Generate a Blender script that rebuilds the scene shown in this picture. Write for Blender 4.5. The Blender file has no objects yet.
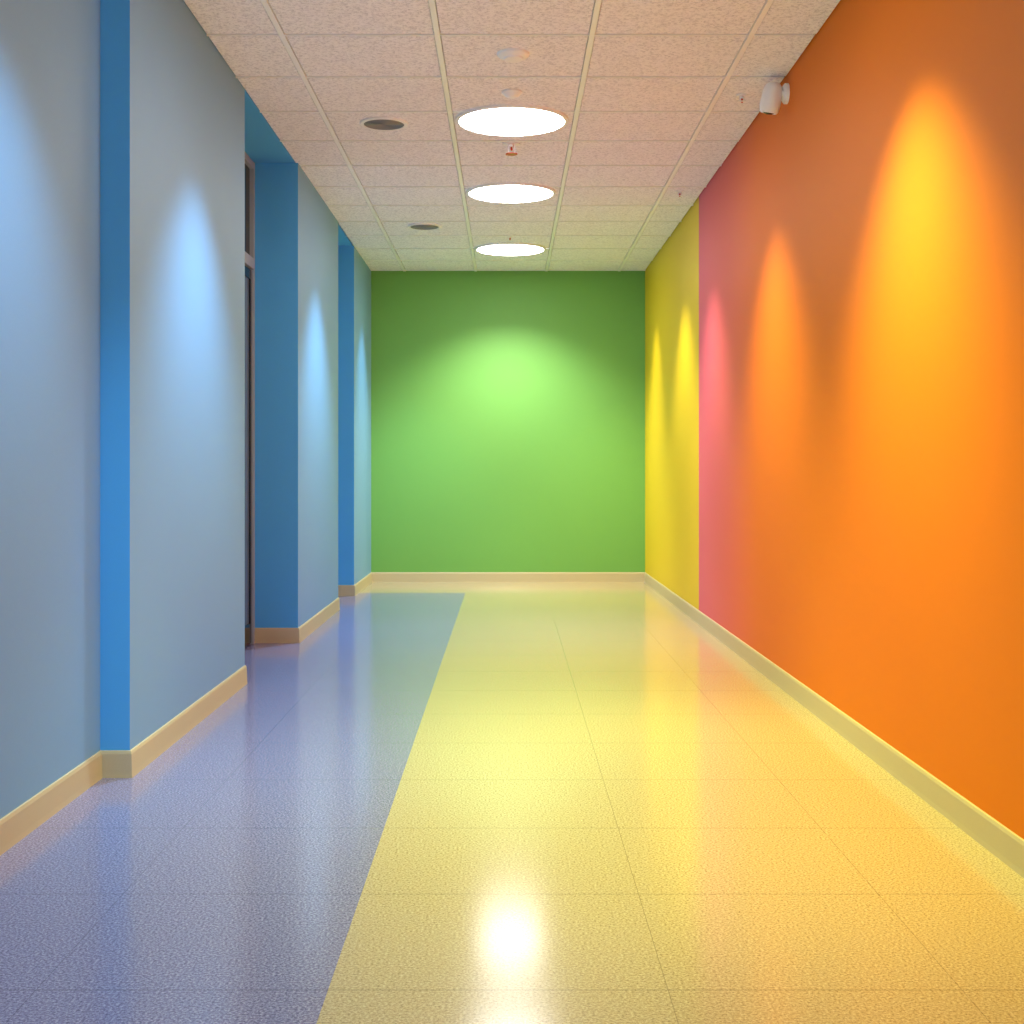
import bpy, bmesh, math
from mathutils import Vector, Matrix
S=bpy.context.scene
S.view_settings.view_transform='Standard'
S.view_settings.look='None'
S.view_settings.exposure=0.28
CEIL=3.62; Y0=-1.6; Y1=15.08

def srgb(r,g,b):
    f=lambda c:(c/255/12.92) if c/255<=0.04045 else ((c/255+0.055)/1.055)**2.4
    return (f(r),f(g),f(b),1)

# ---------------- materials ----------------
def newmat(name):
    m=bpy.data.materials.new(name); m.use_nodes=True
    nt=m.node_tree; b=nt.nodes['Principled BSDF']
    return m,nt,b
def paint(name,col,rough=0.55,bump=0.04,var=0.06,scale=220,spec=.4):
    m,nt,b=newmat(name)
    tc=nt.nodes.new('ShaderNodeTexCoord')
    n=nt.nodes.new('ShaderNodeTexNoise'); n.inputs['Scale'].default_value=scale; n.inputs['Detail'].default_value=3
    nt.links.new(tc.outputs['Object'],n.inputs['Vector'])
    mx=nt.nodes.new('ShaderNodeMix'); mx.data_type='RGBA'
    mx.inputs[6].default_value=tuple(c*(1-var) for c in col[:3])+(1,)
    mx.inputs[7].default_value=tuple(min(1,c*(1+var)) for c in col[:3])+(1,)
    nt.links.new(n.outputs['Fac'],mx.inputs[0]); nt.links.new(mx.outputs[2],b.inputs['Base Color'])
    b.inputs['Roughness'].default_value=rough
    b.inputs['Specular IOR Level'].default_value=spec
    bp=nt.nodes.new('ShaderNodeBump'); bp.inputs['Strength'].default_value=bump; bp.inputs['Distance'].default_value=0.01
    nt.links.new(n.outputs['Fac'],bp.inputs['Height']); nt.links.new(bp.outputs[0],b.inputs['Normal'])
    return m
def plain(name,col,rough=0.4):
    return paint(name,col,rough,0.0,0.02,60)
def emis(name,col,s):
    m,nt,b=newmat(name)
    b.inputs['Base Color'].default_value=(.9,.9,.9,1)
    b.inputs['Emission Color'].default_value=col; b.inputs['Emission Strength'].default_value=s
    return m

M_greyblue=paint('paint_grey_blue',srgb(124,169,211))
M_blue=paint('paint_blue',srgb(84,176,242))
M_green=paint('paint_green',srgb(114,174,84))
M_yellow=paint('paint_yellow',srgb(234,200,36))
M_base=paint('vinyl_baseboard',srgb(200,184,146),0.45)
M_frame=plain('aluminium_frame',srgb(165,175,185),0.35)
M_glass=plain('dark_glass',srgb(14,18,24),0.08)
M_glass2=plain('smoked_glass',srgb(100,116,132),0.12)
M_white=plain('white_plastic',srgb(244,246,248),0.4)
M_grey=plain('grey_grille',srgb(128,132,136),0.5)
M_dark=plain('dark_plastic',srgb(20,20,22),0.2)
M_red=plain('red_bulb',srgb(190,40,30),0.3)
M_emit=emis('downlight_diffuser',(1,0.985,0.97,1),16.0)

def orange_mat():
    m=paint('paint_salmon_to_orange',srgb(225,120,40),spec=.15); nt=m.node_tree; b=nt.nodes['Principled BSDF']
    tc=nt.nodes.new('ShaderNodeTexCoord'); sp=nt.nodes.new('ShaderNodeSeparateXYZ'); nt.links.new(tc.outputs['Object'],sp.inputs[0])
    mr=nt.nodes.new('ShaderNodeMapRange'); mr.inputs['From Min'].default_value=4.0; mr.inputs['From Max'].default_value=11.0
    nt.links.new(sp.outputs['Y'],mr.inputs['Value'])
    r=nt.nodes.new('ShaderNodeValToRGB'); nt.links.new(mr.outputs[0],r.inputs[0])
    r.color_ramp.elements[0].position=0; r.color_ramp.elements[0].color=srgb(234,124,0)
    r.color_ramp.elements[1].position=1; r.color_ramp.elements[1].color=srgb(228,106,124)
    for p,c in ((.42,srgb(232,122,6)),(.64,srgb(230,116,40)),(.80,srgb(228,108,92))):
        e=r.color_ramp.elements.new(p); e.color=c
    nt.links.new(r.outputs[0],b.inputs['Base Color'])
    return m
M_orange=orange_mat()

def floor_mat(name,ca,cb,cc,lines_x,rough):
    m,nt,b=newmat(name); L=nt.links.new
    tc=nt.nodes.new('ShaderNodeTexCoord')
    n=nt.nodes.new('ShaderNodeTexNoise'); n.inputs['Scale'].default_value=130; n.inputs['Detail'].default_value=4; n.inputs['Roughness'].default_value=.75
    L(tc.outputs['Object'],n.inputs['Vector'])
    r=nt.nodes.new('ShaderNodeValToRGB'); L(n.outputs['Fac'],r.inputs[0])
    r.color_ramp.elements[0].position=.36; r.color_ramp.elements[0].color=ca
    r.color_ramp.elements[1].position=.64; r.color_ramp.elements[1].color=cc
    e=r.color_ramp.elements.new(.5); e.color=cb
    sp=nt.nodes.new('ShaderNodeSeparateXYZ'); L(tc.outputs['Object'],sp.inputs[0])
    def math_(op,a,bv=None):
        k=nt.nodes.new('ShaderNodeMath'); k.operation=op
        for i,v in enumerate((a,bv)):
            if v is None: continue
            if isinstance(v,(int,float)): k.inputs[i].default_value=v
            else: L(v,k.inputs[i])
        return k.outputs[0]
    t=math_('MODULO',math_('ADD',sp.outputs['Y'],0.735*20-3.25+0.3675),0.735)
    d=math_('LESS_THAN',math_('ABSOLUTE',math_('SUBTRACT',t,0.3675)),0.0027)
    for x in lines_x:
        q=math_('LESS_THAN',math_('ABSOLUTE',math_('SUBTRACT',sp.outputs['X'],x)),0.0013)
        d=math_('MAXIMUM',d,q)
    mx=nt.nodes.new('ShaderNodeMix'); mx.data_type='RGBA'
    L(math_('MULTIPLY',d,0.4),mx.inputs[0]); L(r.outputs[0],mx.inputs[6]); mx.inputs[7].default_value=tuple(c*.25 for c in ca[:3])+(1,)
    L(mx.outputs[2],b.inputs['Base Color'])
    b.inputs['Roughness'].default_value=rough
    b.inputs['Specular IOR Level'].default_value=1.0
    bp=nt.nodes.new('ShaderNodeBump'); bp.inputs['Strength'].default_value=.01; bp.inputs['Distance'].default_value=.002
    L(n.outputs['Fac'],bp.inputs['Height']); L(bp.outputs[0],b.inputs['Normal'])
    return m
M_fy=floor_mat('terrazzo_yellow',srgb(142,122,92),srgb(186,165,128),srgb(212,196,162),[.40,1.135],.15)
M_fb=floor_mat('terrazzo_blue',srgb(86,80,116),srgb(130,124,162),srgb(176,172,204),[-1.18],.15)

def tile_mat():
    m,nt,b=newmat('acoustic_tile'); L=nt.links.new
    tc=nt.nodes.new('ShaderNodeTexCoord')
    n=nt.nodes.new('ShaderNodeTexNoise'); n.inputs['Scale'].default_value=60; n.inputs['Detail'].default_value=5; n.inputs['Roughness'].default_value=.75
    L(tc.outputs['Object'],n.inputs['Vector'])
    r=nt.nodes.new('ShaderNodeValToRGB'); L(n.outputs['Fac'],r.inputs[0])
    r.color_ramp.elements[0].position=.36; r.color_ramp.elements[0].color=srgb(204,206,216)
    r.color_ramp.elements[1].position=.54; r.color_ramp.elements[1].color=srgb(248,249,255)
    L(r.outputs[0],b.inputs['Base Color']); b.inputs['Roughness'].default_value=.9
    bp=nt.nodes.new('ShaderNodeBump'); bp.inputs['Strength'].default_value=.25; bp.inputs['Distance'].default_value=.01
    L(n.outputs['Fac'],bp.inputs['Height']); L(bp.outputs[0],b.inputs['Normal'])
    return m
M_tile=tile_mat()
M_grid=plain('ceiling_grid',srgb(250,254,255),.35)
M_gap=plain('ceiling_gap',srgb(150,150,150),.8)

# ---------------- mesh helpers ----------------
def obj(name,bm,mats,parent=None,smooth=False):
    bmesh.ops.recalc_face_normals(bm,faces=bm.faces[:])
    me=bpy.data.meshes.new(name); bm.to_mesh(me); bm.free()
    for m in mats: me.materials.append(m)
    o=bpy.data.objects.new(name,me); S.collection.objects.link(o)
    if smooth:
        for p in me.polygons: p.use_smooth=True
        me.set_sharp_from_angle(angle=math.radians(40))
    if parent: o.parent=parent
    return o
def box(bm,x0,x1,y0,y1,z0,z1,mi=0):
    v=[bm.verts.new((x,y,z)) for x in (x0,x1) for y in (y0,y1) for z in (z0,z1)]
    for q in ((0,1,3,2),(4,6,7,5),(0,4,5,1),(2,3,7,6),(0,2,6,4),(1,5,7,3)):
        f=bm.faces.new([v[i] for i in q]); f.material_index=mi
def prism(bm,pts,z0,z1,mats):
    lo=[bm.verts.new((x,y,z0)) for x,y in pts]; hi=[bm.verts.new((x,y,z1)) for x,y in pts]
    n=len(pts)
    for i in range(n):
        j=(i+1)%n
        f=bm.faces.new([lo[i],lo[j],hi[j],hi[i]]); f.material_index=mats[i]
    bm.faces.new(lo); bm.faces.new(hi)
def lathe(bm,prof,c,seg=48,mi=0,axis=None,mis=None):
    R=Matrix.Identity(3)
    if axis is not None: R=Vector((0,0,1)).rotation_difference(Vector(axis).normalized()).to_matrix()
    rings=[]
    for r,z in prof:
        if r<1e-6: rings.append([bm.verts.new(Vector(c)+R@Vector((0,0,z)))])
        else: rings.append([bm.verts.new(Vector(c)+R@Vector((r*math.cos(2*math.pi*k/seg),r*math.sin(2*math.pi*k/seg),z))) for k in range(seg)])
    for i in range(len(rings)-1):
        a,b=rings[i],rings[i+1]; m=mis[i] if mis else mi
        for k in range(seg):
            k2=(k+1)%seg
            if len(a)==1 and len(b)==1: continue
            if len(a)==1: f=bm.faces.new([a[0],b[k],b[k2]])
            elif len(b)==1: f=bm.faces.new([a[k],b[0],a[k2]])
            else: f=bm.faces.new([a[k],b[k],b[k2],a[k2]])
            f.material_index=m

# ---------------- room shell ----------------
def xr(y): return 1.655-(y-4.17)*0.00595
XS=-0.45; YB=13.74
bm=bmesh.new()
box(bm,XS,2.0,Y0-.2,YB,-.1,0,0)
box(bm,-2.3,XS,Y0-.2,YB,-.1,0,1)
box(bm,-2.3,2.0,YB,Y1+.2,-.1,0,0)
obj('floor',bm,[M_fy,M_fb])

XA,XB,XD=-1.725,-1.60,-1.95
pl=[(XA,Y0),(XA,5.5),(XB,5.5),(XB,7.9),(XD,7.9),(XD,9.77),(-1.578,9.77),(-1.58,12.1),(XD,12.1),(XD,13.4),(-1.587,13.4),(-1.587,Y1)]
mm=[0,1,0,1,1,1,0,1,1,1,0,0,0,0]
bm=bmesh.new()
prism(bm,pl+[(-2.25,Y1),(-2.25,Y0)],0,CEIL,mm)
box(bm,XD,XB,7.9,9.77,CEIL-.012,CEIL,1)
box(bm,XD,-1.585,12.1,13.4,CEIL-.012,CEIL,1)
obj('wall_left',bm,[M_greyblue,M_blue])

bm=bmesh.new()
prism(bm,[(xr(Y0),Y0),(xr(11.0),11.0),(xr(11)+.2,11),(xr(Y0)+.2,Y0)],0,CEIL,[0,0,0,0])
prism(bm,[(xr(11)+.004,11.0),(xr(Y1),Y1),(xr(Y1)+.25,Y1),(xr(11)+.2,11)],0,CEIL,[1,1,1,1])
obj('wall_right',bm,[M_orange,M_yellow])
bm=bmesh.new(); box(bm,-2.25,1.9,Y1,Y1+.15,0,CEIL); obj('wall_back',bm,[M_green])

# ceiling
bm=bmesh.new()
box(bm,-2.25,1.95,Y0-.15,Y1+.15,CEIL,CEIL+.12,1)
gx=[-1.2,-.375,.445,1.29]
xs=[XB]+gx+[1.62]
cy=6.90-.74*15
ys=[]
while cy<Y1: ys.append(cy); cy+=.74
ys=[Y0]+[y for y in ys if y>Y0+.1]+[Y1]
for i in range(len(xs)-1):
    for j in range(len(ys)-1):
        g=.015
        x0,x1=xs[i]+g,xs[i+1]-g
        if i==0: x0=XB
        if i==len(xs)-2: x1=xr(ys[j+1])
        y0,y1=ys[j]+.020,ys[j+1]-.016
        zb=CEIL-.012; b=.006
        lo=[bm.verts.new(p) for p in ((x0+b,y0+b,zb),(x1-b,y0+b,zb),(x1-b,y1-b,zb),(x0+b,y1-b,zb))]
        hi=[bm.verts.new(p) for p in ((x0,y0,CEIL),(x1,y0,CEIL),(x1,y1,CEIL),(x0,y1,CEIL))]
        bm.faces.new(lo)
        for k in range(4): bm.faces.new([lo[k],lo[(k+1)%4],hi[(k+1)%4],hi[k]])
for x in gx: box(bm,x-.014,x+.014,Y0,Y1,CEIL-.016,CEIL,2)
for y in ys[1:-1]: box(bm,XB,1.62,y-.002,y+.012,CEIL-.014,CEIL,2)
obj('ceiling',bm,[M_tile,M_gap,M_grid])

def baseboard(name,path,side):
    bm=bmesh.new()
    prof=[(0,0),(.014,0),(.012,.02),(.010,.10),(.006,.112),(0,.114)]
    P=[Vector(p) for p in path]; n=len(P); rows=[]
    for i in range(n):
        if i==0: d=(P[1]-P[0]).normalized(); nrm=Vector((-d.y,d.x))*side; s=1
        elif i==n-1: d=(P[-1]-P[-2]).normalized(); nrm=Vector((-d.y,d.x))*side; s=1
        else:
            d0=(P[i]-P[i-1]).normalized(); d1=(P[i+1]-P[i]).normalized()
            n0=Vector((-d0.y,d0.x)); n1=Vector((-d1.y,d1.x)); nn=(n0+n1).normalized()
            s=1/max(.3,nn.dot(n0)); nrm=nn*side
        rows.append([bm.verts.new((P[i].x+nrm.x*o*s,P[i].y+nrm.y*o*s,z)) for o,z in prof])
    for i in range(n-1):
        for k in range(len(prof)-1): bm.faces.new([rows[i][k],rows[i+1][k],rows[i+1][k+1],rows[i][k+1]])
    bm.faces.new(rows[0]); bm.faces.new(rows[-1])
    return obj(name,bm,[M_base])
baseboard('baseboard_left',pl[:5]+[(XD,8.0)],-1)
baseboard('baseboard_left.001',[(XD,9.765)]+pl[5:],-1)
baseboard('baseboard_right',[(xr(Y0),Y0),(xr(11),11),(xr(Y1),Y1)],1)
baseboard('baseboard_back',[(-1.587,Y1),(xr(Y1),Y1)],-1)

def empty(name,loc=(0,0,0)):
    e=bpy.data.objects.new(name,None); S.collection.objects.link(e); return e
d=empty('door_1')
bm=bmesh.new(); X0,X1=XD,XD+.05
ya,yb=8.05,9.76
box(bm,X0,X1,ya,ya+.05,0,3.6); box(bm,X0,X1,yb-.05,yb,0,3.6)
box(bm,X0,X1,ya+.05,yb-.05,3.55,3.6); box(bm,X0,X1,ya+.05,yb-.05,2.80,2.88)
obj('door_frame',bm,[M_frame],d)
bm=bmesh.new(); box(bm,X0,X0+.02,ya+.05,yb-.05,2.88,3.55); obj('transom_glass',bm,[M_glass],d)
bm=bmesh.new()
l0,l1=ya+.055,yb-.055
box(bm,X0+.005,X0+.035,l0,l0+.07,.01,2.79,1); box(bm,X0+.005,X0+.035,l1-.04,l1,.01,2.79,1)
box(bm,X0+.005,X0+.035,l0+.07,l1-.04,.01,.16,1); box(bm,X0+.005,X0+.035,l0+.07,l1-.04,2.72,2.79,1)
box(bm,X0+.015,X0+.025,l0+.07,l1-.04,.16,2.72,0)
obj('door_leaf',bm,[M_glass2,M_dark],d)
bm=bmesh.new()
lathe(bm,[(0,0),(.012,0),(.012,.5),(0,.5)],(X0+.075,l0+.04,.85),16)
box(bm,X0+.03,X0+.075,l0+.034,l0+.046,.9,.912); box(bm,X0+.03,X0+.075,l0+.034,l0+.046,1.28,1.292)
obj('door_handle',bm,[M_frame],d)

# ---------------- ceiling fixtures ----------------
ZB=CEIL-.012
def downlight(y,x=.025):
    e=empty('ceiling_downlight')
    bm=bmesh.new(); lathe(bm,[(.345,0),(.375,0),(.372,-.014),(.350,-.018),(.345,-.010),(.345,0)],(x,y,ZB),64); obj('trim_ring',bm,[M_white],e,True)
    bm=bmesh.new(); lathe(bm,[(.346,0),(.346,-.010),(.33,-.020),(.25,-.028),(0,-.032)],(x,y,ZB),64); obj('diffuser',bm,[M_emit],e,True)
for y in (8.57,10.8,13.55,5.7): downlight(y)

def lat(name,prof,x,y,mats,mis=None,seg=40,z=ZB):
    bm=bmesh.new(); lathe(bm,prof,(x,y,z),seg,0,None,mis); return obj(name,bm,mats,None,True)
lat('smoke_detector',[(.088,0),(.088,-.012),(.078,-.022),(.055,-.026),(.052,-.036),(.03,-.042),(0,-.043)],.03,7.20,[M_white])
lat('occupancy_sensor',[(.062,0),(.062,-.01),(.05,-.018),(.04,-.03),(.02,-.038),(0,-.04)],.025,7.93,[M_white])
def grille(x,y):
    e=empty('ceiling_air_grille')  # round air grille set in the ceiling
    bm=bmesh.new()
    lathe(bm,[(.135,0),(.16,0),(.158,-.010),(.150,-.014),(.135,-.012),(.135,0)],(x,y,ZB),48)
    obj('rim',bm,[M_white],e,True)
    bm=bmesh.new(); pr=[]
    for k in range(9):
        r=.135-k*.015; pr+=[(r,-.007),(r-.007,-.012)]
    pr+=[(0,-.007)]; lathe(bm,[(.135,0)]+pr,(x,y,ZB),48); obj('grille_face',bm,[M_grey],e)
grille(-.825,8.65); grille(-.79,12.3)
def sprinkler(x,y,s=1.0):
    bm=bmesh.new()
    lathe(bm,[(.045*s,0),(.043*s,-.006),(.014*s,-.008),(.012*s,-.022),(0,-.022)],(x,y,ZB),28)
    for sx in (-1,1): box(bm,x+sx*.016*s-.003,x+sx*.016*s+.003,y-.003,y+.003,ZB-.05*s,ZB-.006)
    lathe(bm,[(0,-.02),(.007,-.024),(.007,-.046),(0,-.05)],(x,y,ZB),12,1)
    lathe(bm,[(0,-.048*s),(.03*s,-.05*s),(.03*s,-.054*s),(0,-.054*s)],(x,y,ZB),28,1 if s>1.1 else 0)
    obj('fire_sprinkler',bm,[M_white,M_red])
sprinkler(.025,9.20,1.4); sprinkler(.02,12.8,1.0); sprinkler(1.44,8.0,.8); sprinkler(1.42,10.75,.8)

cam_e=empty('security_camera')
cx=xr(7.6); cyy=7.6; cz=3.50
bm=bmesh.new(); lathe(bm,[(0,0),(.060,0),(.060,.018),(.048,.028),(0,.028)],(cx,cyy,cz),32,0,(-1,0,0)); obj('wall_plate',bm,[M_white],cam_e,True)
bm=bmesh.new(); lathe(bm,[(0,0),(.02,0),(.02,.05),(.026,.06),(.02,.075),(0,.078)],(cx-.02,cyy,cz),20,0,(-1,-.1,-.1)); obj('arm',bm,[M_white],cam_e,True)
ax=Vector((-.16,.20,-.95)).normalized()
bm=bmesh.new(); c0=Vector((cx-.085,cyy,cz+.02))-ax*.03
lathe(bm,[(0,-.02),(.03,-.014),(.050,.008),(.058,.04),(.060,.12),(.054,.155),(.046,.162),(.040,.156),(0,.156)],c0,32,0,ax); obj('housing',bm,[M_white],cam_e,True)
bm=bmesh.new(); lathe(bm,[(.034,.157),(.03,.162),(.015,.168),(0,.170)],c0,28,0,ax); obj('lens',bm,[M_dark],cam_e,True)

# ---------------- lights ----------------
def spot(name,x,y,col,p,half=41,blend=.75,z=CEIL-.04,r=.07,tilt=0):
    l=bpy.data.lights.new(name,'SPOT'); l.energy=p; l.color=col; l.spot_size=math.radians(half*2); l.spot_blend=blend; l.shadow_soft_size=r
    o=bpy.data.objects.new(name,l); o.location=(x,y,z); o.rotation_euler=(math.radians(tilt),0,0); S.collection.objects.link(o)
D=.70
amber=(1,.98,.10)
for y,c,p,h in ((5.25,amber,640,46),(7.95,(1,.92,.12),400,43),(10.25,(1,.74,.85),280,42),(2.4,amber,90,42)):
    spot('wall_washer_light',xr(y)-D,y,c,p,h,.95)
spot('wall_washer_light',xr(12)-.6,11.85,(1,.92,.4),220,40)
spot('wall_washer_light',xr(14)-.5,14.0,(1,.92,.4),170,36,.85)
for x,y,p in ((XA,4.3,210),(XB,6.65,340),(-1.58,10.7,340)):
    spot('wall_washer_light',x+D,y,(.42,.77,1),p,43,.85)
spot('wall_washer_light',-1.587+.5,14.1,(.4,.77,1),170,36,.85)
spot('wall_washer_light',.0,Y1-1.25,(1,1,.9),560,55,.9,tilt=13)

w=bpy.data.worlds.new('world'); S.world=w; w.use_nodes=True
w.node_tree.nodes['Background'].inputs[0].default_value=(.76,.86,1,1); w.node_tree.nodes['Background'].inputs[1].default_value=1.5

c=bpy.data.cameras.new('camera'); c.sensor_width=36; c.lens=1300/1024*36; c.shift_x=4/1024; c.shift_y=-42/1024
o=bpy.data.objects.new('camera',c); o.location=(0,0,1.3); o.rotation_euler=(math.pi/2,0,0); S.collection.objects.link(o); S.camera=o
